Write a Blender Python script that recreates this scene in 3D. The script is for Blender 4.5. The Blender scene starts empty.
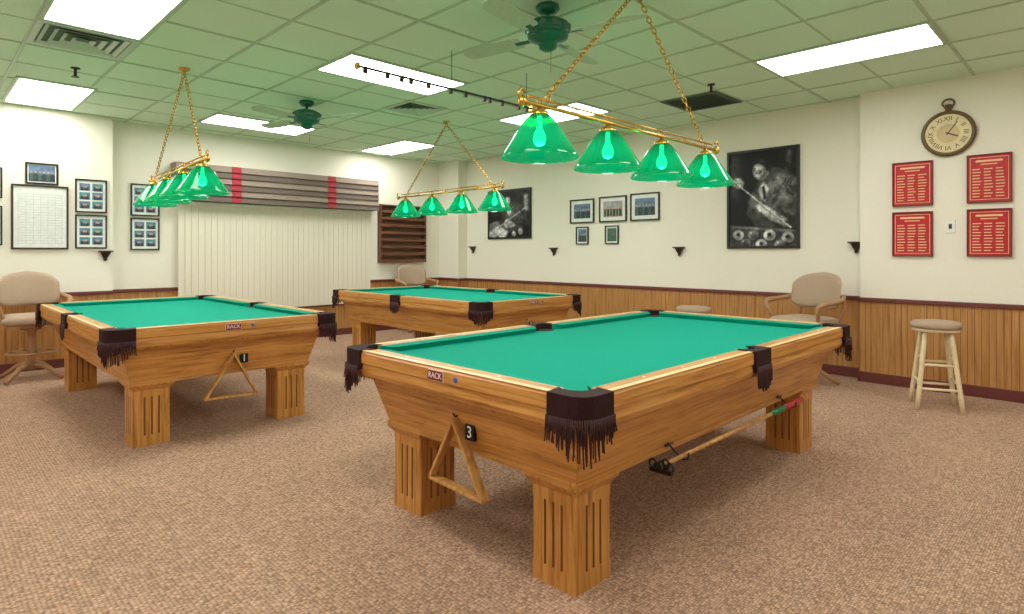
import bpy, bmesh, math, random
import numpy as np
from mathutils import Vector, Matrix, Euler
random.seed(4)
pi=math.pi
sc=bpy.context.scene
COL=sc.collection

# ---------------------------------------------------------------- materials
def lin(c):
    return tuple(((v/255.0)/12.92 if v/255.0<=0.04045 else ((v/255.0+0.055)/1.055)**2.4) for v in c)+(1.0,)
def newmat(name):
    m=bpy.data.materials.new(name); m.use_nodes=True
    nt=m.node_tree; b=nt.nodes['Principled BSDF']
    return m,nt,b
def plain(name,c,rough=0.6,metal=0.0,var=0.06,scale=30,bump=0.0,spec=0.5):
    m,nt,b=newmat(name)
    tc=nt.nodes.new('ShaderNodeTexCoord'); n=nt.nodes.new('ShaderNodeTexNoise')
    n.inputs['Scale'].default_value=scale; n.inputs['Detail'].default_value=3
    nt.links.new(tc.outputs['Object'],n.inputs['Vector'])
    r=nt.nodes.new('ShaderNodeValToRGB'); L=lin(c)
    r.color_ramp.elements[0].position=0.3; r.color_ramp.elements[1].position=0.7
    r.color_ramp.elements[0].color=tuple(v*(1-var) for v in L[:3])+(1,)
    r.color_ramp.elements[1].color=tuple(min(1,v*(1+var)) for v in L[:3])+(1,)
    nt.links.new(n.outputs['Fac'],r.inputs['Fac']); nt.links.new(r.outputs['Color'],b.inputs['Base Color'])
    b.inputs['Roughness'].default_value=rough; b.inputs['Metallic'].default_value=metal
    b.inputs['Specular IOR Level'].default_value=spec
    if bump:
        bp=nt.nodes.new('ShaderNodeBump'); bp.inputs['Strength'].default_value=bump; bp.inputs['Distance'].default_value=0.01
        nt.links.new(n.outputs['Fac'],bp.inputs['Height']); nt.links.new(bp.outputs['Normal'],b.inputs['Normal'])
    return m
def wood(name,axis,dark,light,rough=0.35,freq=38.0,mid=None):
    m,nt,b=newmat(name)
    tc=nt.nodes.new('ShaderNodeTexCoord'); mp=nt.nodes.new('ShaderNodeMapping')
    s=[freq,freq,freq]; s['xyz'.index(axis)]=freq*0.055
    mp.inputs['Scale'].default_value=s
    nt.links.new(tc.outputs['Object'],mp.inputs['Vector'])
    n=nt.nodes.new('ShaderNodeTexNoise'); n.inputs['Scale'].default_value=1.0; n.inputs['Detail'].default_value=5; n.inputs['Roughness'].default_value=0.65
    n.inputs['Distortion'].default_value=0.6
    nt.links.new(mp.outputs['Vector'],n.inputs['Vector'])
    r=nt.nodes.new('ShaderNodeValToRGB'); e=r.color_ramp.elements
    e[0].position=0.33; e[0].color=lin(dark); e[1].position=0.64; e[1].color=lin(light)
    if mid:
        x=e.new(0.46); x.color=lin(mid)
    nt.links.new(n.outputs['Fac'],r.inputs['Fac']); nt.links.new(r.outputs['Color'],b.inputs['Base Color'])
    b.inputs['Roughness'].default_value=rough
    bp=nt.nodes.new('ShaderNodeBump'); bp.inputs['Strength'].default_value=0.08; bp.inputs['Distance'].default_value=0.004
    nt.links.new(n.outputs['Fac'],bp.inputs['Height']); nt.links.new(bp.outputs['Normal'],b.inputs['Normal'])
    return m
OD,OM,OL=(150,96,42),(190,130,62),(208,152,82)
OAKX=wood('oak_x','x',OD,OL,mid=OM,freq=46); OAKY=wood('oak_y','y',OD,OL,mid=OM,freq=46); OAKZ=wood('oak_z','z',OD,OL,mid=OM,freq=46)
OAKD=plain('oak_groove',(136,88,42),0.5)
EDGE=plain('light_edge_wood',(236,204,146),0.3)
WAINS=wood('beadboard_wood','z',(154,102,54),(190,140,84),0.45,30,mid=(176,124,68))
REDW=plain('mahogany_trim',(106,50,48),0.4,var=0.12)
WALL=plain('wall_paint',(237,231,216),0.75,var=0.015,scale=60)
FELT=plain('billiard_cloth',(0,148,124),0.9,var=0.04,scale=160,spec=0.15)
LEATH=plain('pocket_leather',(46,20,22),0.75,var=0.2,scale=80,spec=.2)
FRINGE=plain('leather_fringe',(62,28,32),0.7,var=0.25,scale=200)
BLACK=plain('black_hole',(10,10,10),0.8)
BLK=plain('black_frame',(24,20,20),0.35)
BRASS=plain('brass',(214,170,80),0.25,metal=0.9,var=0.04)
CREAM=plain('cream_paint',(228,208,170),0.45)
FABR=plain('taupe_upholstery',(172,148,126),0.85,var=0.08,scale=150,bump=0.2)
TAN=plain('tan_wood',(170,128,90),0.45)
IVORY=plain('sight_inlay',(235,230,210),0.3)
WHITE=plain('white_plate',(235,235,228),0.4)
PAPER=plain('white_paper',(228,230,226),0.7)
REDP=plain('red_plaque',(190,16,26),0.4,var=0.08)
GOLD=plain('gold_line',(236,196,156),0.5)
MAROON=plain('maroon_plate',(128,22,40),0.4)
BRF=plain('brown_frame',(58,34,26),0.4)
SHELFW=wood('shelf_wood','x',(76,42,28),(124,78,52),0.5,30)
GREENM=plain('green_fan_metal',(26,104,80),0.3,metal=0.2)
BLADE=plain('fan_blade',(184,200,176),0.6)
BLIND=plain('blind_vinyl',(228,220,202),0.6,var=0.02)
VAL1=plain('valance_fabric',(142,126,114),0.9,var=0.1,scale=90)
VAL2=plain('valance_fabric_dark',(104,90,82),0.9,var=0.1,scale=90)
VALR=plain('valance_red_band',(158,44,56),0.85)
METAL=plain('dark_metal',(60,60,58),0.4,metal=0.6)
GRILL=plain('vent_grill',(190,206,192),0.5)
GRILLD=plain('vent_dark',(80,100,86),0.7)
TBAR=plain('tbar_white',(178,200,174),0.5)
BLUE=plain('blue_sticker',(40,90,190),0.5)
CHALKG=plain('bridge_handle_green',(24,120,76),0.4)
REDH=plain('bridge_handle_red',(180,40,40),0.4)

# carpet
def carpet():
    m,nt,b=newmat('carpet_berber')
    tc=nt.nodes.new('ShaderNodeTexCoord')
    mp=nt.nodes.new('ShaderNodeMapping'); mp.inputs['Scale'].default_value=(1.0,1.6,1.0)
    nt.links.new(tc.outputs['Object'],mp.inputs['Vector'])
    v=nt.nodes.new('ShaderNodeTexVoronoi'); v.inputs['Scale'].default_value=62; v.inputs['Randomness'].default_value=0.45
    nt.links.new(mp.outputs['Vector'],v.inputs['Vector'])
    n=nt.nodes.new('ShaderNodeTexNoise'); n.inputs['Scale'].default_value=2.2; n.inputs['Detail'].default_value=4
    nt.links.new(tc.outputs['Object'],n.inputs['Vector'])
    r=nt.nodes.new('ShaderNodeValToRGB'); e=r.color_ramp.elements
    e[0].position=0.15; e[0].color=lin((214,178,152)); e[1].position=0.75; e[1].color=lin((148,114,92))
    nt.links.new(v.outputs['Distance'],r.inputs['Fac'])
    sep=nt.nodes.new('ShaderNodeSeparateColor'); nt.links.new(v.outputs['Color'],sep.inputs['Color'])
    mr=nt.nodes.new('ShaderNodeMapRange'); mr.inputs['To Min'].default_value=0.64; mr.inputs['To Max'].default_value=1.05
    nt.links.new(sep.outputs['Red'],mr.inputs['Value'])
    mx=nt.nodes.new('ShaderNodeVectorMath'); mx.operation='SCALE'
    nt.links.new(r.outputs['Color'],mx.inputs[0]); nt.links.new(mr.outputs['Result'],mx.inputs['Scale'])
    mr2=nt.nodes.new('ShaderNodeMapRange'); mr2.inputs['From Min'].default_value=0.3; mr2.inputs['From Max'].default_value=0.7; mr2.inputs['To Min'].default_value=0.94; mr2.inputs['To Max'].default_value=1.06
    nt.links.new(n.outputs['Fac'],mr2.inputs['Value'])
    mx2=nt.nodes.new('ShaderNodeVectorMath'); mx2.operation='SCALE'
    nt.links.new(mx.outputs['Vector'],mx2.inputs[0]); nt.links.new(mr2.outputs['Result'],mx2.inputs['Scale'])
    nt.links.new(mx2.outputs['Vector'],b.inputs['Base Color'])
    b.inputs['Roughness'].default_value=0.95; b.inputs['Specular IOR Level'].default_value=0.1
    bp=nt.nodes.new('ShaderNodeBump'); bp.inputs['Strength'].default_value=0.4; bp.inputs['Distance'].default_value=0.008; bp.invert=True
    nt.links.new(v.outputs['Distance'],bp.inputs['Height']); nt.links.new(bp.outputs['Normal'],b.inputs['Normal'])
    return m
CARPET=carpet()
CEIL=plain('ceiling_tile',(214,238,214),0.9,var=0.05,scale=220)  # green spill from lamps and cloth is tinted into the tile colour

def emis(name,c,s):
    m,nt,b=newmat(name)
    b.inputs['Base Color'].default_value=lin(c); b.inputs['Emission Color'].default_value=lin(c); b.inputs['Emission Strength'].default_value=s
    return m
PANEL=emis('troffer_diffuser',(252,251,247),13)
BULB=emis('lamp_bulb',(225,255,235),5)
def shade_mat():
    m,nt,b=newmat('green_glass_shade')
    out=nt.nodes['Material Output']
    b.inputs['Base Color'].default_value=(0.0,0.12,0.048,1); b.inputs['Roughness'].default_value=0.05
    b.inputs['Coat Weight'].default_value=0.6; b.inputs['Coat Roughness'].default_value=0.03
    tr=nt.nodes.new('ShaderNodeBsdfTranslucent'); tr.inputs['Color'].default_value=(0.0,0.20,0.08,1)
    mx=nt.nodes.new('ShaderNodeMixShader'); mx.inputs['Fac'].default_value=0.33
    tp=nt.nodes.new('ShaderNodeBsdfTransparent'); tp.inputs['Color'].default_value=(0.01,0.75,0.28,1)
    mx2=nt.nodes.new('ShaderNodeMixShader'); mx2.inputs['Fac'].default_value=0.30
    nt.links.new(b.outputs['BSDF'],mx.inputs[1]); nt.links.new(tr.outputs['BSDF'],mx.inputs[2])
    nt.links.new(mx.outputs['Shader'],mx2.inputs[1]); nt.links.new(tp.outputs['BSDF'],mx2.inputs[2]); nt.links.new(mx2.outputs['Shader'],out.inputs['Surface'])
    return m
SHADE=shade_mat()

# ---------------------------------------------------------------- builder
class B:
    def __init__(s): s.bm=bmesh.new(); s.mats=[]
    def mi(s,m):
        if m not in s.mats: s.mats.append(m)
        return s.mats.index(m)
    def face(s,vs,m,smooth=False):
        try: f=s.bm.faces.new(vs)
        except ValueError: return None
        f.material_index=s.mi(m); f.smooth=smooth; return f
    def hexa(s,p,m):   # p: 8 points, bottom 4 ccw, top 4 ccw
        v=[s.bm.verts.new(q) for q in p]
        for idx in ((3,2,1,0),(4,5,6,7),(0,1,5,4),(1,2,6,5),(2,3,7,6),(3,0,4,7)):
            s.face([v[i] for i in idx],m)
    def box(s,x0,x1,y0,y1,z0,z1,m):
        s.hexa([(x0,y0,z0),(x1,y0,z0),(x1,y1,z0),(x0,y1,z0),(x0,y0,z1),(x1,y0,z1),(x1,y1,z1),(x0,y1,z1)],m)
    def obox(s,M,sx,sy,sz,m):
        p=[M@Vector((a*sx/2,b*sy/2,c*sz/2)) for c in(-1,1) for a,b in((-1,-1),(1,-1),(1,1),(-1,1))]
        s.hexa(p,m)
    def prism(s,poly,z0,z1,m,msides=None):
        n=len(poly)
        a=[s.bm.verts.new((x,y,z0)) for x,y in poly]; c=[s.bm.verts.new((x,y,z1)) for x,y in poly]
        s.face(a[::-1],m); s.face(c,m)
        for i in range(n):
            j=(i+1)%n; s.face([a[i],a[j],c[j],c[i]],msides(i) if msides else m)
    def rings(s,rings,m,smooth=True,cap=True,closed=False):
        R=[[s.bm.verts.new(p) for p in r] for r in rings]
        n=len(R[0]); L=len(R)
        for k in range(L if closed else L-1):
            a=R[k]; c=R[(k+1)%L]
            for i in range(n):
                j=(i+1)%n; s.face([a[i],a[j],c[j],c[i]],m,smooth)
        if cap and not closed:
            s.face(R[0][::-1],m); s.face(R[-1],m)
    def tube(s,path,r,m,seg=10,cap=True):
        path=[Vector(p) for p in path]; rr=r if isinstance(r,(list,tuple)) else [r]*len(path)
        rings=[]; up=None
        for i,p in enumerate(path):
            t=(path[min(i+1,len(path)-1)]-path[max(i-1,0)]).normalized()
            if up is None:
                up=Vector((0,0,1)) if abs(t.z)<0.9 else Vector((1,0,0))
            a=t.cross(up).normalized(); b=a.cross(t).normalized(); up=b
            rings.append([p+a*math.cos(2*pi*k/seg)*rr[i]+b*math.sin(2*pi*k/seg)*rr[i] for k in range(seg)])
        s.rings(rings,m,True,cap)
    def lathe(s,prof,m,c=(0,0),seg=24,cap=True):
        s.rings([[(c[0]+r*math.cos(2*pi*k/seg),c[1]+r*math.sin(2*pi*k/seg),z) for k in range(seg)] for r,z in prof],m,True,cap)
    def torus(s,M,a,b,r,m,n1=10,n2=5):
        rg=[]
        for i in range(n1):
            t=2*pi*i/n1; c=Vector((a*math.cos(t),b*math.sin(t),0)); d=Vector((math.cos(t),math.sin(t),0))
            rg.append([M@(c+d*r*math.cos(2*pi*k/n2)+Vector((0,0,r*math.sin(2*pi*k/n2)))) for k in range(n2)])
        s.rings(rg,m,True,False,True)
    def chain(s,p0,p1,m,a=0.024):
        p0=Vector(p0);p1=Vector(p1); d=p1-p0; n=max(2,int(d.length/(a*1.5))); q=d.to_track_quat('X','Z').to_matrix().to_4x4()
        for i in range(n):
            M=Matrix.Translation(p0+d*((i+.5)/n))@q@Matrix.Rotation(pi/2*(i%2)+0.4,4,'X')
            s.torus(M,a,a*0.5,0.0042,m,8,4)
    def pillow(s,M,sx,sy,sz,m,e=0.35,nu=20,nv=12):
        rg=[]
        def sp(v,p): return math.copysign(abs(v)**p,v)
        for j in range(1,nv):
            ph=-pi/2+pi*j/nv
            rg.append([M@Vector((sx/2*sp(math.cos(ph),e)*sp(math.cos(2*pi*k/nu),e),sy/2*sp(math.cos(ph),e)*sp(math.sin(2*pi*k/nu),e),sz/2*sp(math.sin(ph),0.7))) for k in range(nu)])
        s.rings(rg,m,True,True)
    def done(s,name,parent=None,loc=(0,0,0),rot=(0,0,0),bevel=0,seg=2):
        bmesh.ops.recalc_face_normals(s.bm,faces=s.bm.faces)
        me=bpy.data.meshes.new(name); s.bm.to_mesh(me); s.bm.free()
        for m in s.mats: me.materials.append(m)
        o=bpy.data.objects.new(name,me); COL.objects.link(o); o.location=loc; o.rotation_euler=rot
        if parent: o.parent=parent
        if bevel:
            md=o.modifiers.new('bevel','BEVEL'); md.width=bevel; md.segments=seg; md.limit_method='ANGLE'; md.angle_limit=0.6
        return o
def empty(name,loc=(0,0,0),rotz=0):
    e=bpy.data.objects.new(name,None); COL.objects.link(e); e.location=loc; e.rotation_euler=(0,0,rotz); e.empty_display_size=0.1
    return e
def text(s,size,loc,m,parent,rot=(pi/2,0,0),name='lettering',ext=0.0005):
    cu=bpy.data.curves.new(name,'FONT'); cu.body=s; cu.size=size; cu.align_x='CENTER'; cu.align_y='CENTER'; cu.extrude=ext
    cu.materials.append(m); o=bpy.data.objects.new(name,cu); COL.objects.link(o); o.location=loc; o.rotation_euler=rot; o.parent=parent
    return o

# ---------------------------------------------------------------- room
CH=2.83; X1=6.78; XB=6.62; YB=8.4; YL=8.2; X0=-1.8; Y0=-1.8
def roombox(name,*a):
    b=B(); b.box(*a); return b.done(name)
roombox('floor',X0-.1,X1+.1,Y0-.1,YB+.1,-.1,0,CARPET)
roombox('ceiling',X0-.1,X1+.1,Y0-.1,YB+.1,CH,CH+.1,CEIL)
roombox('wall_right',X1,X1+.1,1.77,YB+.1,0,CH,WALL)
roombox('wall_right_pilaster',XB,X1+.1,Y0,1.77,0,CH,WALL)
roombox('wall_back',1.66,X1,YB,YB+.1,0,CH,WALL)
roombox('wall_back_projection',X0,1.66,YL,YB+.1,0,CH,WALL)
roombox('wall_column',6.58,X1,7.87,YB,0,CH,WALL)
roombox('wall_left',X0-.1,X0,Y0-.1,YB+.1,0,CH,WALL)
roombox('wall_front',X0,X1+.1,Y0-.1,Y0,0,CH,WALL)
# wainscot: planks along a run
def wainscot(name,axis,plane,a0,a1,z1,sign=-1,rail=True,side='x'):
    t=0.014
    b=B(); w=0.050; n=max(1,round((a1-a0)/w)); w=(a1-a0)/n
    for i in range(n):
        lo=a0+i*w+0.002; hi=a0+(i+1)*w-0.002
        p0,p1=sorted((plane,plane+sign*t))
        if axis=='x': b.box(p0,p1,lo,hi,0.09,z1,WAINS)
        else: b.box(lo,hi,p0,p1,0.09,z1,WAINS)
    p0,p1=sorted((plane,plane+sign*0.008))
    if axis=='x': b.box(p0,p1,a0,a1,0.02,z1,OAKD)
    else: b.box(a0,a1,p0,p1,0.02,z1,OAKD)
    b.done('trim_wainscot_'+name)
    def bar(nm,z0,z1,t,r=0):
        b=B(); p0,p1=sorted((plane,plane+sign*t))
        if axis=='x': b.box(p0,p1,a0,a1,z0,z1,REDW)
        else: b.box(a0,a1,p0,p1,z0,z1,REDW)
        b.done(nm,bevel=0.006)
    bar('baseboard_'+name,0,0.1,0.022)
    if rail: bar('trim_chair_rail_'+name,z1-0.005,z1+0.035,0.035)
wainscot('right','x',X1,1.77,7.87,0.79)
wainscot('pilaster','x',XB,Y0,1.77,0.79)
wainscot('column_side','x',6.58,7.87,YB,0.79)
wainscot('column_face','y',7.87,6.58,X1,0.79)
wainscot('back_a','y',YB,1.66,2.40,0.79)
wainscot('back_b','y',YB,2.40,5.18,0.46)
wainscot('back_c','y',YB,5.18,6.58,0.79)
wainscot('projection','y',YL,X0,1.66,0.79)
wainscot('left','x',X0,Y0,YL,0.79,sign=1)
b=B(); b.box(XB-.035,X1,1.77,1.79,0.785,0.825,REDW); b.box(XB-.022,X1,1.77,1.785,0,0.1,REDW); b.box(XB-.014,X1,1.77,1.776,0.1,0.785,WAINS); b.done('trim_pilaster_return')

# ceiling grid T-bars
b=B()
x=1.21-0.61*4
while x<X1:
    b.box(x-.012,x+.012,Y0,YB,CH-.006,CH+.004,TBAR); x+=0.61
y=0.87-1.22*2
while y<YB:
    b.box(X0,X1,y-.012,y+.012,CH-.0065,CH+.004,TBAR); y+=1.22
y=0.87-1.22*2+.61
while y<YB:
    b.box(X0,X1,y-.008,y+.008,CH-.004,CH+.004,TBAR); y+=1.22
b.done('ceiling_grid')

def troffer(x0,x1,y0,y1):
    e=empty('ceiling_light_panel',((x0+x1)/2,(y0+y1)/2,CH))
    hx=(x1-x0)/2; hy=(y1-y0)/2
    b=B(); t=.03
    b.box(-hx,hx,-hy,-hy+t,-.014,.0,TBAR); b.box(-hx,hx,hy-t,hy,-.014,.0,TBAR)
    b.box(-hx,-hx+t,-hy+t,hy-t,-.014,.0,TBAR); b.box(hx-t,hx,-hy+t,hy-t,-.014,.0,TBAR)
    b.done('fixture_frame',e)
    b=B(); b.box(-hx+t,hx-t,-hy+t,hy-t,-.010,-.001,PANEL); b.done('diffuser',e)
for a in ((.60,1.21,3.83,5.05),(.66,1.27,6.86,8.08),(2.42,3.64,7.1,7.71),(2.42,3.64,4.2,4.81),(4.85,5.46,6.97,8.17),(4.87,5.48,3.92,5.14),(4.85,5.46,.87,2.09),
          (2.42,3.64,.2,.81),(.60,1.21,.87,2.09),(-1.2,-.6,.87,2.09),(-1.2,-.6,3.83,5.05),(-1.2,-.6,6.86,8.0),(4.87,5.48,-1.5,-.6),(.6,1.21,-1.5,-.6)):  # this row: unseen panels, added as fill light for the room
    troffer(*a)

def vent(cx,cy,s,louver,dark):
    e=empty('ceiling_air_vent' if louver else 'ceiling_return_grille',(cx,cy,CH))
    b=B(); h=s/2
    fm=GRILL if louver else GRILLD
    for q in ((-h,h,-h,-h+.04),(-h,h,h-.04,h),(-h,-h+.04,-h+.04,h-.04),(h-.04,h,-h+.04,h-.04)):
        b.box(q[0],q[1],q[2],q[3],-.015,0,fm)
    b.box(-h+.04,h-.04,-h+.04,h-.04,-.003,0,GRILLD)
    if louver:
        # concentric square diffuser
        for k in range(4):
            r0=(h-.05)*(1-k*.24); r1=r0-.028
            for sx,sy in((0,-1),(0,1),(-1,0),(1,0)):
                if sx==0:
                    b.hexa([(-r1,sy*r1,-.004),(r1,sy*r1,-.004),(r0,sy*r0,-.018),(-r0,sy*r0,-.018),(-r1,sy*r1,-.002),(r1,sy*r1,-.002),(r0,sy*r0,-.016),(-r0,sy*r0,-.016)],fm)
                else:
                    b.hexa([(sx*r1,-r1,-.004),(sx*r1,r1,-.004),(sx*r0,r0,-.018),(sx*r0,-r0,-.018),(sx*r1,-r1,-.002),(sx*r1,r1,-.002),(sx*r0,r0,-.016),(sx*r0,-r0,-.016)],fm)
    else:
        n=22
        for i in range(n):
            yy=-h+.04+(s-.08)*(i+.5)/n
            M=Matrix.Translation((0,yy,-.012))@Matrix.Rotation(0.6,4,'X')
            b.obox(M,s-.08,(s-.08)/n*.62,.003,fm)
    b.done('louvers',e)
vent(.90,5.36,.6,True,0); vent(3.86,5.35,.5,True,0); vent(5.78,3.02,.6,False,1)

def sprinkler(x,y):
    b=B(); b.lathe([(.035,0),(.035,-.008),(.012,-.012),(.012,-.07),(.03,-.075),(.03,-.08)],METAL,seg=12); b.done('fire_sprinkler',loc=(x,y,CH))
sprinkler(.99,6.22); sprinkler(5.27,2.65)

TANW=wood('rack_wood','z',(168,116,58),(216,164,98),0.35,30)
# ---------------------------------------------------------------- pool table
def pool_table(loc,rotz,num,ry=.02,bridge=False):
    T=empty('pool_table',(loc[0],loc[1],0),rotz)
    Lx=1.40; Ly=0.76; top=.79; L=.15; rw=.085
    b=B(); b.box(-Lx+rw-.01,Lx-rw+.01,-Ly+rw-.01,Ly-rw+.01,.68,.757,FELT); b.done('playing_surface',T)
    zr=.67
    b=B()
    def railprof(o,i):
        sgn=1 if i>o else -1
        return [(o+sgn*.012,zr),(i,zr),(i,top),(o+sgn*.012,top),(o,top-.012),(o,top-.058),(o+sgn*.008,top-.064),(o+sgn*.004,top-.10)]
    def xr(x0,x1,o,i):
        P=railprof(o,i); b.rings([[(x,c,z) for c,z in P] for x in (x0,x1)],OAKX,False)
    def yr(y0,y1,o,i):
        P=railprof(o,i); b.rings([[(c,y,z) for c,z in P] for y in (y0,y1)],OAKY,False)
    for s in(-1,1):
        xr(-Lx+L,-.085,s*Ly,s*(Ly-rw)); xr(.085,Lx-L,s*Ly,s*(Ly-rw))
        yr(-Ly+L,Ly-L,s*Lx,s*(Lx-rw))
    b.box(-Lx+.03,Lx-.03,-Ly+.03,Ly-.03,.655,.69,OAKX)
    b.done('rails',T)
    b=B()
    for s in(-1,1):
        for x0,x1 in((-Lx+L,-.085),(.085,Lx-L)):
            y0,y1=sorted((s*(Ly-.004),s*(Ly-.030))); b.box(x0,x1,y0,y1,top,top+.0015,EDGE)
            for k in(1,2,3):
                cx=x0+(x1-x0)*k/4 ; b.lathe([(.007,top),(.007,top+.0018)],IVORY,(cx,s*(Ly-.055)),10)
        y0=-Ly+L; y1=Ly-L
        xa,xb=sorted((s*(Lx-.004),s*(Lx-.030))); b.box(xa,xb,y0,y1,top,top+.0015,EDGE)
        for k in(1,2,3): b.lathe([(.007,top),(.007,top+.0018)],IVORY,(s*(Lx-.055),y0+(y1-y0)*k/4),10)
    b.done('rail_inlays',T)
    b=B()
    def cush(p0,p1,n):
        p0=Vector((*p0,0));p1=Vector((*p1,0)); d=(p1-p0).normalized(); n=Vector((*n,0))
        e0=p0+d*.045+n*.055; e1=p1-d*.045+n*.055
        Z=lambda v,z: (v.x,v.y,z)
        b.hexa([Z(p0,.75),Z(p1,.75),Z(e1-n*.02,.75),Z(e0-n*.02,.75),Z(p0,top-.001),Z(p1,top-.001),Z(e1,top-.006),Z(e0,top-.006)],FELT)
    g=.085; c=L+.0
    for s in(-1,1):
        yy=s*(Ly-rw)
        cush((-Lx+c,yy),(-g+.0,yy),(0,-s)); cush((g,yy),(Lx-c,yy),(0,-s))
        xx=s*(Lx-rw); cush((xx,-Ly+c),(xx,Ly-c),(-s,0))
    b.done('cushions',T)
    b=B(); f=B()
    o=.012; LC=.135
    for sx in(-1,1):
        for sy in(-1,1):
            P=lambda u,v:(sx*(Lx-u),sy*(Ly-v))
            outer=[(L+.003,-o)]
            R=.07
            outer+=[(R-o+ -R*math.sin(t), R-o-R*math.cos(t)) for t in [pi/2*k/6 for k in range(7)]]
            outer+=[(-o,L+.003)]
            cx=.125; r=.066
            arc=[(cx+r*math.cos(t),cx+r*math.sin(t)) for t in [math.radians(135+180*k/12) for k in range(13)]]
            poly=[P(*q) for q in outer+arc]
            b.prism(poly,.70,top+.004,LEATH)
            b.lathe([(r+.004,.745),(r+.004,.7585)],BLACK,P(cx,cx),20)
            pts=[Vector(P(*q)) for q in outer]
            ctr=Vector(P(.2,.2))
            seglen=[(pts[i+1]-pts[i]).length for i in range(len(pts)-1)]; tot=sum(seglen); n=38
            for row in range(2):
              for k in range(n):
                d=tot*(k+.5)/n; i=0
                while i<len(seglen)-1 and d>seglen[i]: d-=seglen[i]; i+=1
                p=pts[i].lerp(pts[i+1],min(1,d/seglen[i])); out=(p-ctr).normalized()*.006*(row+.3)
                p=p+out; j=random.uniform(-.006,.006); ln=random.uniform(.10,.135)*(1 if row==0 else .5)
                ln*=0.6+0.5*math.sin(pi*(k+.5)/n)**2
                f.tube([(p.x,p.y,.717),(p.x+j*.4,p.y+j*.4,.69),(p.x+j,p.y-j,.70-ln)],[.0032,.0036,.0028],FRINGE,5)
            for i in range(len(pts)-1):
                a=pts[i];c2=pts[i+1]; oa=(a-ctr).normalized()*.006; oc=(c2-ctr).normalized()*.006
                b.hexa([(a.x,a.y,.70),(c2.x,c2.y,.70),((c2+oc).x,(c2+oc).y,.70),((a+oa).x,(a+oa).y,.70),(a.x,a.y,.72),(c2.x,c2.y,.72),((c2+oc).x,(c2+oc).y,.72),((a+oa).x,(a+oa).y,.72)],LEATH)
    for sy in(-1,1):
        P=lambda u,v:(u,sy*(Ly-v))
        r=.058
        poly=[(.09,-o),(-.09,-o),(-.09,.08)]+[(r*math.cos(t),.095+r*math.sin(t)) for t in [math.radians(180+180*k/12) for k in range(13)]]+[(.09,.08)]
        b.prism([P(*q) for q in poly],.69,top+.004,LEATH)
        b.lathe([(r+.003,.745),(r+.003,.7585)],BLACK,P(0,.095),20)
        for k in range(26):
            xx=-.085+.17*(k+.5)/26; j=random.uniform(-.006,.006); ln=.07+.035*math.sin(pi*(k+.5)/26)+random.uniform(-.01,.01)
            yy=sy*(Ly+o+.004)
            f.tube([(xx,yy,.717),(xx+j*.4,yy,.69),(xx+j,yy,.70-ln)],[.0032,.0036,.0028],FRINGE,5)
    b.done('pocket_leathers',T,bevel=0.006); f.done('pocket_fringe',T)
    # cabinet
    b=B()
    a0,a1=.09,.158; z0,z1=.422,.66
    lo=[(-Lx+a1,-Ly+a1),(Lx-a1,-Ly+a1),(Lx-a1,Ly-a1),(-Lx+a1,Ly-a1)]; hi=[(-Lx+a0,-Ly+a0),(Lx-a0,-Ly+a0),(Lx-a0,Ly-a0),(-Lx+a0,Ly-a0)]
    V0=[b.bm.verts.new((*p,z0)) for p in lo]; V1=[b.bm.verts.new((*p,z1)) for p in hi]
    b.face(V0[::-1],OAKX); b.face(V1,OAKX)
    for i in range(4):
        j=(i+1)%4; b.face([V0[i],V0[j],V1[j],V1[i]],OAKX if i%2==0 else OAKY)
    b.done('cabinet',T,bevel=.004)
    b=B(); q=.150
    for s in(-1,1):
        y0,y1=sorted((s*(Ly-q),s*(Ly-q-.03))); b.box(-Lx+q,Lx-q,y0,y1,.406,.430,OAKX)
        x0,x1=sorted((s*(Lx-q),s*(Lx-q-.03))); b.box(x0,x1,-Ly+q+.03,Ly-q-.03,.406,.430,OAKY)
    b.done('apron_lip',T,bevel=.004)
    # legs
    for k,(sx,sy) in enumerate(((-1,-1),(-1,1),(1,-1),(1,1))):
        b=B(); cx=sx*(Lx-.285); cy=sy*(Ly-.285); h=.108
        prof=[]; kinds=[]
        gpos=[-.042,0,.042]; gw=.006; gd=.006
        def side():
            r=[((-h+.006,-h),0)]
            for g in gpos: r+=[((g-gw,-h),1),((g-gw*.4,-h+gd),1),((g+gw*.4,-h+gd),1),((g+gw,-h),0)]
            r+=[((h-.006,-h),0)]
            return r
        for q in range(4):
            for (u,v),kd in side():
                ca,sa=[(1,0),(0,1),(-1,0),(0,-1)][q]; prof.append((cx+u*ca-v*sa,cy+u*sa+v*ca)); kinds.append(kd)
        b.prism(prof,.07,.32,OAKZ,lambda i:OAKD if kinds[i] else OAKZ)
        b.box(cx-h,cx+h,cy-h,cy+h,0,.07,OAKZ)
        b.box(cx-h,cx+h,cy-h,cy+h,.32,.39,OAKZ)
        t=.026
        b.hexa([(cx-h,cy-h,.365),(cx+h,cy-h,.365),(cx+h,cy+h,.365),(cx-h,cy+h,.365),(cx-h-t,cy-h-t,.40),(cx+h+t,cy-h-t,.40),(cx+h+t,cy+h+t,.40),(cx-h-t,cy+h+t,.40)],OAKZ)
        b.box(cx-h-t,cx+h+t,cy-h-t,cy+h+t,.40,.41,OAKZ)
        b.box(cx-h+.01,cx+h-.01,cy-h+.01,cy+h-.01,.385,.5,OAKZ)
        b.done('leg_%d'%(k+1),T)
    # name plate on short rail (-X face)
    py=.02
    b=B(); b.box(-Lx-.003,-Lx+.002,py-.052,py+.052,.733,.777,IVORY); b.box(-Lx-.0045,-Lx-.002,py-.050,py+.050,.735,.775,MAROON)
    b.done('rack_plate',T)
    text('RACK',.034,(-Lx-.005,py,.755),WHITE,T,rot=(pi/2,0,-pi/2),name='plate_text')
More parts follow.
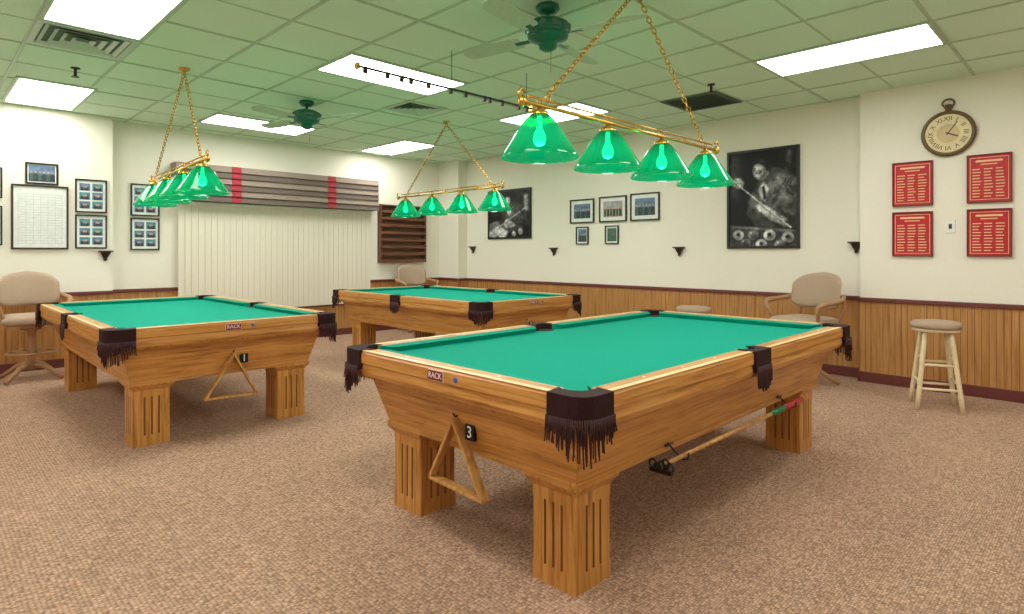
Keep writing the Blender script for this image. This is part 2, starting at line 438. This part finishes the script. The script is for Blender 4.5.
    b=B(); M=Matrix.Translation((-Lx-.001,-.11,.755))@Matrix.Rotation(pi/2,4,'Y'); rg=[[M@Vector((.010*math.cos(2*pi*k/14),.010*math.sin(2*pi*k/14),z)) for k in range(14)] for z in(-.004,.002)]
    b.rings(rg,BLUE); b.done('sticker',T)
    # triangle rack, hung from the apron
    b=B(); xr_=-Lx+.105; M0=Matrix.Translation((xr_,ry,.57))@Matrix.Rotation(0.03,4,'X')@Matrix.Rotation(-.06,4,'Y')
    hw=.175
    tri=[Vector((0,0,-.02)),Vector((0,hw,-.32)),Vector((0,-hw,-.32))]
    for i in range(3):
        a=tri[i];c2=tri[(i+1)%3]; d=c2-a
        up=Vector((1,0,0)); xax=d.normalized(); zax=up; yax=zax.cross(xax)
        R=Matrix((xax,yax,zax)).transposed().to_4x4()
        b.obox(M0@Matrix.Translation((a+c2)/2)@R,d.length+.016,.014,.042,TANW)
    b.tube([(xr_+.04,ry,.575),(xr_+.0,ry,.562),(xr_-.012,ry,.58)],.005,METAL,6)
    b.done('triangle_rack',T,bevel=.004)
    b=B(); b.box(-Lx+.118,-Lx+.135,ry-.105,ry-.05,.475,.54,BLACK); b.done('number_tag',T)
    text(num,.07,(-Lx+.1165,ry-.078,.508),WHITE,T,rot=(pi/2,0,-pi/2),name='table_number')
    if bridge:
        b=B(); yy=-Ly+.075; zz=.405
        b.tube([(-.78,yy,zz),(.3,yy,zz),(.30,yy,zz)],[.009,.012,.012],TANW,10)
        b.tube([(.30,yy,zz),(.48,yy,zz)],.0155,CHALKG,10); b.tube([(.48,yy,zz),(.74,yy,zz)],.0165,REDH,10)
        for k in range(5):
            M=Matrix.Translation((-.80,yy-.04+.02*k,zz+.012*math.sin(k*1.6)))@Matrix.Rotation(pi/2,4,'Y'); b.torus(M,.018,.016,.005,BLK,10,5)
        b.box(-.81,-.79,yy-.05,yy+.05,zz-.028,zz-.012,BLK)
        for xx in(-.62,.6):
            b.tube([(xx,yy+.09,.45),(xx,yy+.03,.40),(xx,yy,.385),(xx,yy-.02,.395),(xx,yy-.022,.42)],.004,METAL,6)
            b.tube([(xx-.03,yy+.07,.435),(xx+.03,yy+.07,.435)],.006,METAL,6)
        b.done('bridge_stick',T)
    return T
pool_table((2.95,1.98),0,'3',bridge=True)
pool_table((1.60,5.70),pi/2,'1',ry=-.02)
pool_table((4.54,5.60),pi/2,'2')

# ---------------------------------------------------------------- pool lamps
def pool_lamp(loc,rotz,apex,top=CH):
    T=empty('billiard_pendant_lamp',(loc[0],loc[1],0),rotz)
    zb=1.985
    b=B()
    b.tube([(-.96,0,zb),(1.0,0,zb)],.011,BRASS,12)
    for s in(-1,1):
        c=s*.98+.02
        b.lathe([(.004,zb-.03),(.02,zb-.015),(.024,zb),(.02,zb+.015),(.004,zb+.03)],BRASS,(c,0),12)
        b.tube([(c,0,zb),(c+s*.03,0,zb+.035),(c+s*.01,0,zb+.06),(c-s*.02,0,zb+.045)],.007,BRASS,8)
    b.tube([(-.92,0,zb+.032),(.94,0,zb+.032)],.006,BRASS,8)
    for k in range(7):
        M=Matrix.Translation((-.84+.28*k,0,zb+.016))@Matrix.Rotation(pi/2,4,'X'); b.torus(M,.016,.012,.004,BRASS,12,5)
    for s in(-1,1):
        M=Matrix.Translation((s*.78,0,zb+.045))@Matrix.Rotation(pi/2,4,'X'); b.torus(M,.018,.018,.005,BRASS,14,6)
    for x in (-.84,-.28,.28,.84):
        b.lathe([(.008,zb),(.014,zb-.02),(.042,zb-.032),(.047,zb-.05),(.044,zb-.055)],BRASS,(x,0),20)
    b.done('brass_bar',T)
    s=B(); seg=40
    for x in (-.84,-.28,.28,.84):
        prof=[(.042,zb-.045),(.06,zb-.06),(.085,zb-.09),(.118,zb-.14),(.15,zb-.19),(.178,zb-.232),(.188,zb-.25),(.188,zb-.258)]
        rg=[]
        for r,z in prof: rg.append([(x+(r+.002*math.cos(k*pi))*math.cos(2*pi*k/seg),(r+.002*math.cos(k*pi))*math.sin(2*pi*k/seg),z) for k in range(seg)])
        s.rings(rg,SHADE,True,False)
    o=s.done('glass_shades',T)
    s=B()
    for x in (-.84,-.28,.28,.84):
        s.lathe([(.012,zb-.05),(.014,zb-.11),(.028,zb-.14),(.034,zb-.165),(.026,zb-.19),(.005,zb-.20)],BULB,(x,0),12)
    s.done('bulbs',T)
    for x in (-.84,-.28,.28,.84):
        ld=bpy.data.lights.new('bulb_light','POINT'); ld.energy=6.0; ld.shadow_soft_size=.03; ld.color=(0.9,1,.95)
        lo=bpy.data.objects.new('bulb_light',ld); COL.objects.link(lo); lo.location=(x,0,zb-.235); lo.parent=T
    c=B()
    c.chain((-.78,0,zb+.06),(apex-.02,0,top-.05),BRASS); c.chain((.78,0,zb+.06),(apex+.02,0,top-.05),BRASS)
    c.lathe([(.045,top),(.045,top-.01),(.02,top-.025),(.006,top-.03)],BRASS,(apex,0),16)
    M=Matrix.Translation((apex,0,top-.045))@Matrix.Rotation(pi/2,4,'X'); c.torus(M,.02,.02,.005,BRASS,12,6)
    c.done('chains',T)
pool_lamp((3.01,1.98),0,0)
pool_lamp((1.665,5.87),pi/2-.06,-.28)
pool_lamp((4.54,5.65),pi/2,0)

# ---------------------------------------------------------------- ceiling fans
def fan(x,y,a0):
    T=empty('ceiling_fan',(x,y,CH))
    b=B()
    b.lathe([(.03,0),(.07,-.005),(.075,-.03),(.05,-.055),(.015,-.06),(.013,-.09),(.05,-.095),(.10,-.105),(.135,-.125),(.14,-.15),(.135,-.175),(.12,-.19),(.13,-.197),(.125,-.215),(.085,-.235),(.06,-.24),(.055,-.275),(.03,-.29),(.004,-.292)],GREENM,seg=32)
    for k in range(12):
        a=2*pi*k/12; M=Matrix.Translation((.139*math.cos(a),.139*math.sin(a),-.15))@Matrix.Rotation(a,4,'Z'); b.obox(M,.01,.03,.035,GRILLD)
    b.tube([(.03,0,-.28),(.03,0,-.42)],.002,BRASS,5)
    b.done('motor_housing',T)
    bl=B()
    for k in range(4):
        a=a0+2*pi*k/4; M=Matrix.Rotation(a,4,'Z')@Matrix.Translation((0,0,-.2))@Matrix.Rotation(.2,4,'X')
        pts=[(.2,-.05),(.24,-.058),(.55,-.066),(.62,-.06),(.65,-.035),(.66,0),(.65,.035),(.62,.06),(.55,.066),(.24,.058),(.2,.05)]
        bl.rings([[M@Vector((p[0],p[1],z)) for p in pts] for z in(-.004,.003)],BLADE,False)
        bl.obox(M@Matrix.Translation((.17,0,-.006)),.14,.03,.006,GREENM)
    bl.done('blades',T)
fan(2.85,2.53,.2); fan(2.9,5.9,.3)

# score string
T=empty('score_bead_wire',(0,3.62,0)); b=B(); z=2.53
b.tube([(2.14,0,z),(3.86,0,z)],.009,BRF,8)
for xx in(2.96,3.8): b.tube([(xx,0,z),(xx,0,CH)],.0025,METAL,5)
for xx in (2.2,2.38,2.5,2.58,2.74,2.95,3.1,3.3,3.36,3.5,3.7,3.8):
    M=Matrix.Translation((xx,0,z-.015)); b.obox(M,.026,.02,.045,BRF)
for xx in(2.14,3.86): b.obox(Matrix.Translation((xx,0,z)),.02,.04,.04,BRASS)
b.done('wire_and_beads',T)

# ---------------------------------------------------------------- window blinds + valance
T=empty('vertical_blinds',(0,YB,0)); b=B(); x=2.43
while x<5.13:
    M=Matrix.Translation((x,-.07,1.18))@Matrix.Rotation(math.radians(7),4,'Z'); b.obox(M,.089,.0025,1.40,BLIND); x+=.079
b.box(2.40,5.16,-.10,-.03,1.88,1.915,WHITE)
b.done('slats',T)
GL=emis('window_glass',(200,215,225),.4)
b=B(); b.box(2.42,5.16,-.02,0,.47,.52,WHITE); b.box(2.42,5.16,-.02,0,1.87,1.915,WHITE); b.box(2.42,2.47,-.02,0,.52,1.87,WHITE); b.box(5.11,5.16,-.02,0,.52,1.87,WHITE); b.box(3.76,3.82,-.02,0,.52,1.87,WHITE)
b.box(2.47,5.11,-.008,0,.52,1.87,GL); b.done('window_1',loc=(0,YB,0))
T=empty('window_valance',(0,YB,0)); b=B()
x0,x1=2.32,5.22; z0,z1=1.92,2.39; d=.20
n=6
for i in range(n):
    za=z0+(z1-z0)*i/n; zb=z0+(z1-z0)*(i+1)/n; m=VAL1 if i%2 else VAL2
    b.hexa([(x0,-d-.022,za),(x1,-d-.022,za),(x1,0,za),(x0,0,za),(x0,-d,zb),(x1,-d,zb),(x1,0,zb),(x0,0,zb)],m)
for c in(3.05,4.42):
    for i in range(n):
        za=z0+(z1-z0)*i/n; zb=z0+(z1-z0)*(i+1)/n
        b.hexa([(c-.06,-d-.03,za),(c+.06,-d-.03,za),(c+.06,-d,za),(c-.06,-d,za),(c-.06,-d-.008,zb),(c+.06,-d-.008,zb),(c+.06,-d+.01,zb),(c-.06,-d+.01,zb)],VALR)
b.done('pleated_fabric',T)

# slat shelf on back wall
T=empty('wall_cue_shelf',(5.33,YB,0)); b=B(); w=.90; z0,z1=1.10,2.04; d=.10
b.box(0,w,-.01,0,z0,z1,SHELFW); b.box(0,.02,-d,0,z0,z1,SHELFW); b.box(w-.02,w,-d,0,z0,z1,SHELFW)
for i in range(9):
    zz=z0+(z1-z0-.02)*i/8; b.box(.02,w-.02,-d,-.01,zz,zz+.018,SHELFW)
    if i<8: b.box(.02,w-.02,-d,-d+.01,zz+.018,zz+.05,SHELFW)
b.done('rack_body',T)

# ---------------------------------------------------------------- framed pictures
def g(n,v):
    return plain(n,v,0.6,var=0.3,scale=18)
GR=[g('print_grey_%d'%i,(v,v,v+3)) for i,v in enumerate((14,44,96,165,230))]
PB=[plain('photo_blue',(96,120,150),.5,var=.4,scale=25),plain('photo_dark',(56,58,70),.5,var=.5,scale=30),plain('photo_skin',(180,150,130),.5,var=.3,scale=40),plain('photo_green',(60,100,80),.5,var=.4,scale=30),plain('photo_teal',(70,140,150),.5,var=.4,scale=30)]
def ell(cx,cy,rx,ry,n=18,rot=0):
    return [(cx+rx*math.cos(2*pi*k/n)*math.cos(rot)-ry*math.sin(2*pi*k/n)*math.sin(rot),cy+rx*math.cos(2*pi*k/n)*math.sin(rot)+ry*math.sin(2*pi*k/n)*math.cos(rot)) for k in range(n)]
def rect(x0,y0,x1,y1): return [(x0,y0),(x1,y0),(x1,y1),(x0,y1)]
def line(x0,y0,x1,y1,w):
    d=Vector((x1-x0,y1-y0)); nrm=Vector((-d.y,d.x)).normalized()*w/2
    return [(x0-nrm.x,y0-nrm.y),(x1-nrm.x,y1-nrm.y),(x1+nrm.x,y1+nrm.y),(x0+nrm.x,y0+nrm.y)]
def picture(wall,a0,a1,z0,z1,shapes,fw=.025,fm=BLK,matw=.0,bg=PAPER,name='framed_picture'):
    w=abs(a1-a0); h=z1-z0; ca=(a0+a1)/2; cz=(z0+z1)/2
    if wall=='back': loc=(ca,YB-.002,cz); rz=0
    elif wall=='proj': loc=(ca,YL-.002,cz); rz=0
    elif wall=='right': loc=(X1-.002,ca,cz); rz=-pi/2
    else: loc=(XB-.002,ca,cz); rz=-pi/2
    T=empty(name,loc,rz); b=B()
    b.box(-w/2,w/2,-.012,0,-h/2,h/2,bg)
    b.done('print_backing',T)
    b=B()
    b.box(-w/2,w/2,-.028,0,-h/2,-h/2+fw,fm); b.box(-w/2,w/2,-.028,0,h/2-fw,h/2,fm)
    b.box(-w/2,-w/2+fw,-.028,0,-h/2+fw,h/2-fw,fm); b.box(w/2-fw,w/2,-.028,0,-h/2+fw,h/2-fw,fm)
    b.done('frame',T,bevel=.003)
    iw=w-2*fw-2*matw; ih=h-2*fw-2*matw
    if callable(shapes):
        shapes(T,iw,ih); return T
    b=B()
    for k,(m,p) in enumerate(shapes):
        vs=[b.bm.verts.new(((q[0]-.5)*iw,-.0125-.0003*(k+1),(q[1]-.5)*ih)) for q in p]; b.face(vs,m)
    o=b.done('print',T)
    return T
D,DG,MG,LG,W=GR
# soft black & white print: tonal field sampled into a vertex colour attribute
def print_mat():
    m,nt,b=newmat('bw_photo_print')
    a=nt.nodes.new('ShaderNodeVertexColor'); a.layer_name='tone'
    nt.links.new(a.outputs['Color'],b.inputs['Base Color']); b.inputs['Roughness'].default_value=.45; b.inputs['Specular IOR Level'].default_value=.3
    return m
PRINT=print_mat()
def soft_print(ops,W_,H_,seed):
    """ops: list of (tone 0-255, polygon, blur radius)"""
    rs=np.random.RandomState(seed)
    X,Y=np.meshgrid((np.arange(W_)+.5)/W_,(np.arange(H_)+.5)/H_)
    img=np.full((H_,W_),14.0)
    def blur(a,s):
        if s<=0: return a
        r=int(3*s)+1; k=np.exp(-np.arange(-r,r+1)**2/(2*s*s)); k/=k.sum()
        a=np.pad(a,r,mode='edge')
        a=np.apply_along_axis(lambda v:np.convolve(v,k,'valid'),0,a); a=np.apply_along_axis(lambda v:np.convolve(v,k,'valid'),1,a); return a
    for tone,poly,s in ops:
        ins=np.zeros((H_,W_),bool); n=len(poly)
        for i in range(n):
            x0,y0=poly[i]; x1,y1=poly[(i+1)%n]
            if y0==y1: continue
            c=((y0>Y)!=(y1>Y))&(X<(x1-x0)*(Y-y0)/(y1-y0)+x0); ins^=c
        mk=blur(ins.astype(float),s); img=img*(1-mk)+tone*mk
    n1=blur(rs.randn(H_,W_),4); n1/=n1.std(); n2=blur(rs.randn(H_,W_),1.2); n2/=n2.std()
    img=img*(1+.16*n1+.10*n2); img=np.clip(blur(img,.6),4,245)
    L=((img/255+.055)/1.055)**2.4
    def make(T,iw,ih):
        verts=[((i/(W_-1)-.5)*iw,-.0128,(j/(H_-1)-.5)*ih) for j in range(H_) for i in range(W_)]
        faces=[(j*W_+i,j*W_+i+1,(j+1)*W_+i+1,(j+1)*W_+i) for j in range(H_-1) for i in range(W_-1)]
        me=bpy.data.meshes.new('print'); me.from_pydata(verts,[],faces); me.materials.append(PRINT)
        ca=me.color_attributes.new('tone','FLOAT_COLOR','POINT')
        arr=np.ones((H_*W_,4)); arr[:,:3]=L.reshape(-1,1); ca.data.foreach_set('color',arr.ravel())
        o=bpy.data.objects.new('print',me); COL.objects.link(o); o.parent=T
    return make
def folds(x0,y0,x1,y1,n,seed,t,s,w=.01,l=.12):
    r=random.Random(seed); o=[]
    for k in range(n):
        a=(r.uniform(x0,x1),r.uniform(y0,y1)); an=r.uniform(-1.0,-.3) if k%2 else r.uniform(.5,1.3); q=r.uniform(.5,1)*l
        o.append((t,line(a[0],a[1],a[0]+q*math.cos(an),a[1]+q*math.sin(an),w),s))
    return o
big=[(36,rect(0,.5,.18,1),4),(54,rect(.02,.6,.10,.95),3),(30,rect(.75,.78,1,1),4),(70,rect(.86,.84,.92,.98),2),
 # jacket
 (66,[(.26,.34),(.36,.56),(.46,.70),(.64,.82),(.86,.80),(1,.68),(1,.20),(.70,.18),(.40,.22)],2),
 (104,[(.58,.62),(.66,.76),(.80,.77),(.94,.68),(.96,.50),(.84,.40),(.68,.46)],5),(150,[(.68,.70),(.78,.75),(.86,.70),(.78,.64)],3),
 (30,[(.62,.30),(.80,.34),(.98,.28),(1,.20),(.70,.18)],3),
 # shirt and tie
 (205,[(.44,.60),(.52,.68),(.60,.60),(.55,.46),(.48,.50)],1.2),(24,[(.50,.62),(.535,.64),(.565,.50),(.53,.48)],.8)]
big+=folds(.56,.26,.95,.62,20,3,34,1.2,.016,.14)+folds(.58,.35,.92,.72,14,9,150,1.4,.010,.10)
big+=[ # head: lit on the left, hair swept back
 (120,ell(.47,.785,.115,.085,24,-.5),1),(186,ell(.445,.785,.080,.068,24,-.5),2),(214,ell(.415,.80,.035,.03,16,-.5),2),
 (28,[(.36,.86),(.45,.88),(.55,.84),(.585,.77),(.64,.79),(.63,.87),(.54,.93),(.42,.93),(.34,.89)],1.2),(70,[(.44,.905),(.52,.90),(.58,.85),(.56,.87),(.48,.89)],1),
 (150,ell(.585,.765,.018,.024),.8),(50,line(.365,.822,.41,.82,.010),.6),(50,line(.445,.80,.50,.782,.010),.6),(60,ell(.39,.803,.018,.009),.7),(60,ell(.47,.778,.020,.009),.7),
 (110,[(.405,.79),(.44,.785),(.415,.752),(.40,.755)],1),(70,line(.39,.732,.44,.722,.009),.8),(80,ell(.50,.73,.05,.02,14,.5),2),
 # arm, cuff and bridge hand
 (90,[(.28,.46),(.36,.58),(.50,.50),(.42,.38)],2),(215,[(.40,.42),(.48,.47),(.54,.41),(.47,.36)],1),
 (176,[(.46,.40),(.53,.44),(.66,.38),(.76,.33),(.86,.28),(.87,.255),(.78,.27),(.86,.22),(.84,.20),(.74,.235),(.66,.25),(.56,.30)],1.2),(226,[(.54,.40),(.66,.36),(.74,.32),(.66,.31),(.56,.34)],2),(70,line(.66,.29,.82,.25,.006),.6),(70,line(.68,.32,.82,.285,.006),.6),(90,line(.62,.27,.74,.245,.008),.8),
 # back hand
 (190,[(.05,.66),(.12,.62),(.20,.63),(.23,.68),(.18,.73),(.09,.74)],1.4),(90,line(.08,.69,.20,.67,.006),.7),(100,line(.09,.715,.19,.70,.006),.7),
 (235,line(-.02,.755,.92,.185,.014),.6),(60,line(-.02,.742,.9,.178,.006),.6),
 # cushion and cloth
 (58,[(0,0),(1,0),(1,.16),(0,.22)],2),(112,[(0,.20),(1,.14),(1,.16),(0,.225)],1.2)]
for (cx,cy,r,t) in ((.14,.12,.085,225),(.37,.115,.085,120),(.61,.115,.09,230),(.87,.09,.09,180),(.25,.03,.085,90),(.49,.02,.085,200),(.76,.01,.085,130)):
    big+=[(14,ell(cx+.01,cy-.012,r*1.08,r*.70,24),1.5),(t,ell(cx,cy,r,r*.64,24),.8),(t*.45,ell(cx+.02,cy-.02,r*.7,r*.42,20),3)]
    if t>150: big+=[(20,ell(cx,cy+.005,r*.36,r*.22,14),.8)]
    big+=[(250,ell(cx-r*.4,cy+r*.3,r*.16,r*.1,10),.8)]
picture('right',3.20,2.39,1.31,2.43,soft_print(big,130,180,1),.03,BLK,0,bg=D,name='framed_poster')
p2=[(40,rect(0,.45,1,1),4),(120,rect(.04,.55,.15,.95),2),(80,rect(.2,.6,.27,.92),2),(150,rect(.86,.55,.96,.9),2),
 (200,[(0,0),(.42,0),(.5,.14),(.26,.34),(0,.28)],2),(120,[(0,.12),(.3,.3),(.2,.38),(0,.30)],2),
 (56,[(.26,.3),(.40,.70),(.60,.78),(.84,.70),(1,.28),(.62,.10),(.4,.16)],2),(96,[(.42,.5),(.54,.72),(.72,.66),(.82,.45),(.6,.38)],4),
 (216,[(.44,.56),(.50,.66),(.56,.58),(.51,.46)],1.2),(130,ell(.47,.80,.075,.10,20,-.3),1),(190,ell(.455,.79,.05,.08,20,-.3),2),(24,[(.40,.88),(.48,.94),(.57,.88),(.57,.78),(.53,.86),(.44,.88)],1.2),
 (40,line(.42,.815,.45,.815,.015),.7),(40,line(.475,.805,.51,.80,.015),.7),
 (180,[(.34,.28),(.44,.40),(.58,.34),(.66,.26),(.56,.2),(.44,.2)],1.4),(240,line(.02,.10,.9,.62,.018),.7),(220,ell(.22,.12,.05,.06),1),(150,ell(.78,.12,.06,.07),1),(235,ell(.62,.07,.05,.06),1)]+folds(.4,.2,.9,.65,16,5,24,1.2,.014,.12)+folds(.45,.3,.9,.65,9,6,140,1.2,.010,.1)
picture('right',7.32,6.35,1.48,2.27,soft_print(p2,130,106,2),.03,BLK,0,bg=D,name='framed_poster')
def group(seed,wd=.5):
    r=random.Random(seed); s=[(PB[0],rect(0,0,1,1)),(PB[1],rect(0,0,1,.45))]
    for k in range(6):
        x=.1+.8*k/5.0; s.append((PB[1] if k%2 else PB[3],rect(x-.06,.05,x+.06,.5))); s.append((PB[2],ell(x,.58,.045,.07,10)))
    return s
picture('right',5.57,5.14,1.68,2.02,group(1),.018,BRF,.05)
picture('right',5.05,4.60,1.68,2.03,[(PB[2],rect(0,0,1,1)),(LG,rect(.05,.55,.95,.95))]+group(2)[2:],.018,BRF,.05)
picture('right',4.54,4.10,1.68,2.04,group(3),.018,BRF,.05)
picture('right',5.46,5.24,1.38,1.63,group(4),.015,BLK,.02)
picture('right',4.95,4.73,1.38,1.63,[(PB[3],rect(0,0,1,1)),(MG,rect(.2,.5,.8,.8))],.015,BLK,.02)
def six(seed):
    s=[]
    for i in range(2):
        for j in range(3):
            x=.06+.48*i; y=.06+.31*j
            s.append((PB[(i+j+seed)%2*4],rect(x,y,x+.4,y+.25))); s.append((PB[1],rect(x+.05,y,x+.35,y+.13))); s.append((PB[2],rect(x+.12,y+.1,x+.28,y+.17)))
    return s
picture('proj',.866,1.15,2.0,2.23,group(5),.018,BLK,.01)
picture('proj',1.30,1.60,1.715,2.09,six(0),.015,BRF,.01)
picture('proj',1.30,1.60,1.31,1.69,six(1),.015,BRF,.01)
picture('back',1.88,2.19,1.71,2.10,six(1),.015,BLK,.01)
picture('back',1.88,2.19,1.295,1.685,six(0),.015,BLK,.01)
picture('proj',.38,.68,1.83,2.15,six(0),.015,BLK,.01)
picture('proj',.38,.68,1.34,1.75,six(1),.015,BLK,.01)
LN=plain('ruled_grey',(178,182,182),.6)
sh=[(LN,rect(.04,.04+.045*k,.96,.045+.045*k)) for k in range(20)]+[(LN,rect(x,.04,x+.006,.9)) for x in(.04,.2,.35,.5,.65,.8,.95)]
picture('proj',.75,1.24,1.30,1.99,sh,.018,BRF,.02,name='framed_score_sheet')

def plaque(a0,a1,z0,z1):
    L=[(GOLD,rect(.04,.04,.96,.96)),(REDP,rect(.055,.05,.945,.95)),(GOLD,rect(.18,.86,.82,.90)),(GOLD,rect(.3,.80,.7,.82))]
    r=random.Random(int(a0*100+z0*10))
    for c in range(3):
        for q in range(10):
            x=.1+.28*c; y=.10+.066*q; L.append((GOLD,rect(x,y,x+r.uniform(.15,.22),y+.02)))
    picture('pil',a0,a1,z0,z1,L,.010,MAROON,0,bg=REDP,name='red_wall_plaque')
plaque(1.49,1.17,1.70,2.11); plaque(1.49,1.17,1.23,1.645); plaque(.92,.61,1.70,2.12); plaque(.92,.61,1.23,1.645)
T=empty('light_switch',(XB-.002,1.04,1.50),-pi/2); b=B(); b.box(-.037,.037,-.008,0,-.058,.058,WHITE); b.box(-.012,.012,-.014,-.006,-.022,.022,METAL); b.done('switch_plate',T,bevel=.002)

# wall clock (pocket watch)
T=empty('wall_clock',(XB-.002,1.053,2.335),-pi/2); b=B()
WR=lambda prof,m,bb: bb.rings([[(r*math.cos(2*pi*k/48),-y,r*math.sin(2*pi*k/48)) for k in range(48)] for r,y in prof],m,True,True)
WR([(.19,0),(.203,.01),(.205,.03),(.195,.045),(.178,.042),(.172,.03)],plain('antique_bronze',(100,74,44),.35,metal=.3,var=.15),b)
BRZ=b.mats[0]
b.lathe([(.02,.195),(.025,.205),(.025,.225),(.035,.23),(.035,.25),(.02,.26)],BRZ,(0,-.02),16)
M=Matrix.Translation((0,-.02,.272))@Matrix.Rotation(pi/2,4,'X'); b.torus(M,.045,.036,.008,BRZ,20,8)
b.done('case',T)
b=B(); WR([(.172,.030),(.172,.033)],plain('clock_face',(226,208,160),.5,var=.08,scale=12),b); WR([(.085,.0335),(.085,.034)],plain('clock_face_inner',(206,182,132),.5,var=.08,scale=12),b); b.done('dial',T)
for k,s in enumerate(('XII','I','II','III','IIII','V','VI','VII','VIII','IX','X','XI')):
    t=2*pi*k/12    # clockwise from 12
    o=text(s,.055,(.13*math.sin(t),-.0345,.13*math.cos(t)),BLK,T,name='numeral_%d'%(k+1))
    o.rotation_euler=(Matrix.Rotation(t,3,'Y')@Matrix.Rotation(pi/2,3,'X')).to_euler()
b=B()
for a,l,w in((math.radians(115),.08,.011),(math.radians(35),.12,.008)):
    p=line(-.02*math.sin(a),-.02*math.cos(a),l*math.sin(a),l*math.cos(a),w); b.face([b.bm.verts.new((q[0],-.0365,q[1])) for q in p],BLK)
b.done('hands',T)

# small wall brackets (chalk holders)
def bracket(wall,a,z):
    loc,rz={'right':((X1-.001,a,z),-pi/2),'proj':((a,YL-.001,z),0),'col':((6.579,a,z),-pi/2),'ret':((a,YB-.001,z),0)}[wall]
    b=B(); b.box(-.07,.07,-.07,0,.03,.045,BRF); 
    b.hexa([(-.015,-.02,-.05),(.015,-.02,-.05),(.015,0,-.05),(-.015,0,-.05),(-.05,-.055,.03),(.05,-.055,.03),(.05,0,.03),(-.05,0,.03)],BRF)
    b.lathe([(.02,-.05),(.022,-.06),(.004,-.075)],BRF,(0,-.024),12)
    b.done('wall_chalk_bracket',loc=loc,rot=(0,0,rz),bevel=.003)
bracket('right',5.88,1.29); bracket('right',3.82,1.29); bracket('right',1.84,1.33); bracket('right',7.7,1.32); bracket('proj',1.585,1.24)

# ---------------------------------------------------------------- stools & chairs
def stool(x,y,r):
    T=empty('bar_stool',(x,y,0),r); b=B()
    b.lathe([(.15,.645),(.172,.65),(.178,.67),(.176,.69),(.16,.705),(.10,.712),(.01,.714)],FABR,seg=32)
    b.done('seat_cushion',T); b=B()
    b.lathe([(.13,.625),(.165,.628),(.165,.648),(.13,.65)],CREAM,seg=32)
    def leg(a,z): 
        rr=.215-.095*z/.63; return Vector((rr*math.cos(a),rr*math.sin(a),z))
    A=[pi/4+k*pi/2 for k in range(4)]
    for a in A: b.tube([leg(a,0),leg(a,.1),leg(a,.5),leg(a,.63)],[.015,.018,.019,.017],CREAM,10)
    for k in range(4):
        for z in ((.17,.36) if k%2 else (.22,.41)):
            b.tube([leg(A[k],z),leg(A[(k+1)%4],z)],.011,CREAM,8)
    b.done('frame',T)
stool(5.93,1.03,.35); stool(5.72,3.07,.1)

def chair(x,y,rz):
    T=empty('swivel_armchair',(x,y,0),rz); b=B()
    b.pillow(Matrix.Translation((0,0,.60)),.50,.50,.11,FABR,.4)
    n=14; sec=[]
    for i in range(n+1):
        t=-1+2*i/n; a=t*.95; R=.30
        cx=R*math.sin(a); cy=.26-R*(1-math.cos(a))*.85
        edge=(1-abs(t)**4)
        h=.17*(.55+.45*edge); th=.035*(.4+.6*edge)
        nx,ny=math.sin(a),math.cos(a)
        ring=[]
        for k in range(16):
            ph=2*pi*k/16; hz=math.copysign(abs(math.sin(ph))**.6,math.sin(ph))*h; tt=math.copysign(abs(math.cos(ph))**.6,math.cos(ph))*th
            zz=.90+hz-.03*abs(t); ring.append((cx+nx*tt,cy+ny*tt+ (zz-.75)*.22,zz))
        sec.append(ring)
    b.rings(sec,FABR,True,True)
    b.done('cushions',T)
    b=B()
    for s in(-1,1):
        b.tube([(s*.24,.27,.84),(s*.29,.16,.815),(s*.31,.0,.80),(s*.30,-.14,.79),(s*.275,-.19,.76),(s*.255,-.17,.70),(s*.22,-.12,.58)],[.018,.022,.024,.024,.02,.018,.016],TAN,10)
        b.tube([(s*.20,.20,.56),(s*.22,.30,.72),(s*.22,.30,.86)],.015,TAN,8)
    b.box(-.2,.2,-.2,.2,.53,.555,TAN)
    b.lathe([(.10,.53),(.09,.50),(.035,.48),(.03,.40),(.045,.36),(.03,.30),(.05,.22),(.055,.12),(.03,.09)],TAN,seg=18)
    for k in range(4):
        a=pi/4+k*pi/2; c,s_=math.cos(a),math.sin(a)
        b.tube([(.02*c,.02*s_,.15),(.14*c,.14*s_,.13),(.24*c,.24*s_,.06),(.31*c,.31*s_,.018)],[.03,.026,.022,.018],TAN,10)
    b.torus(Matrix.Translation((0,0,.27)),.2,.2,.011,TAN,28,8)
    for k in range(4):
        a=pi/4+k*pi/2; b.tube([(0,0,.27),(.2*math.cos(a),.2*math.sin(a),.27)],.009,TAN,6)
    b.done('frame',T)
chair(.86,7.66,.0); chair(6.10,2.12,-pi/2-.25); chair(5.78,7.95,-.2)

# ---------------------------------------------------------------- camera, world
cam=bpy.data.cameras.new('camera'); co=bpy.data.objects.new('camera',cam); COL.objects.link(co)
cam.sensor_width=36; cam.lens=602/1024*36; cam.shift_y=-55/1024
co.location=(0,0,1.27); co.rotation_euler=(pi/2,0,-pi/4); sc.camera=co; cam.clip_start=.05
w=bpy.data.worlds.new('world'); sc.world=w; w.use_nodes=True; w.node_tree.nodes['Background'].inputs[0].default_value=(.8,.85,.9,1); w.node_tree.nodes['Background'].inputs[1].default_value=.3
sc.view_settings.view_transform='Standard'
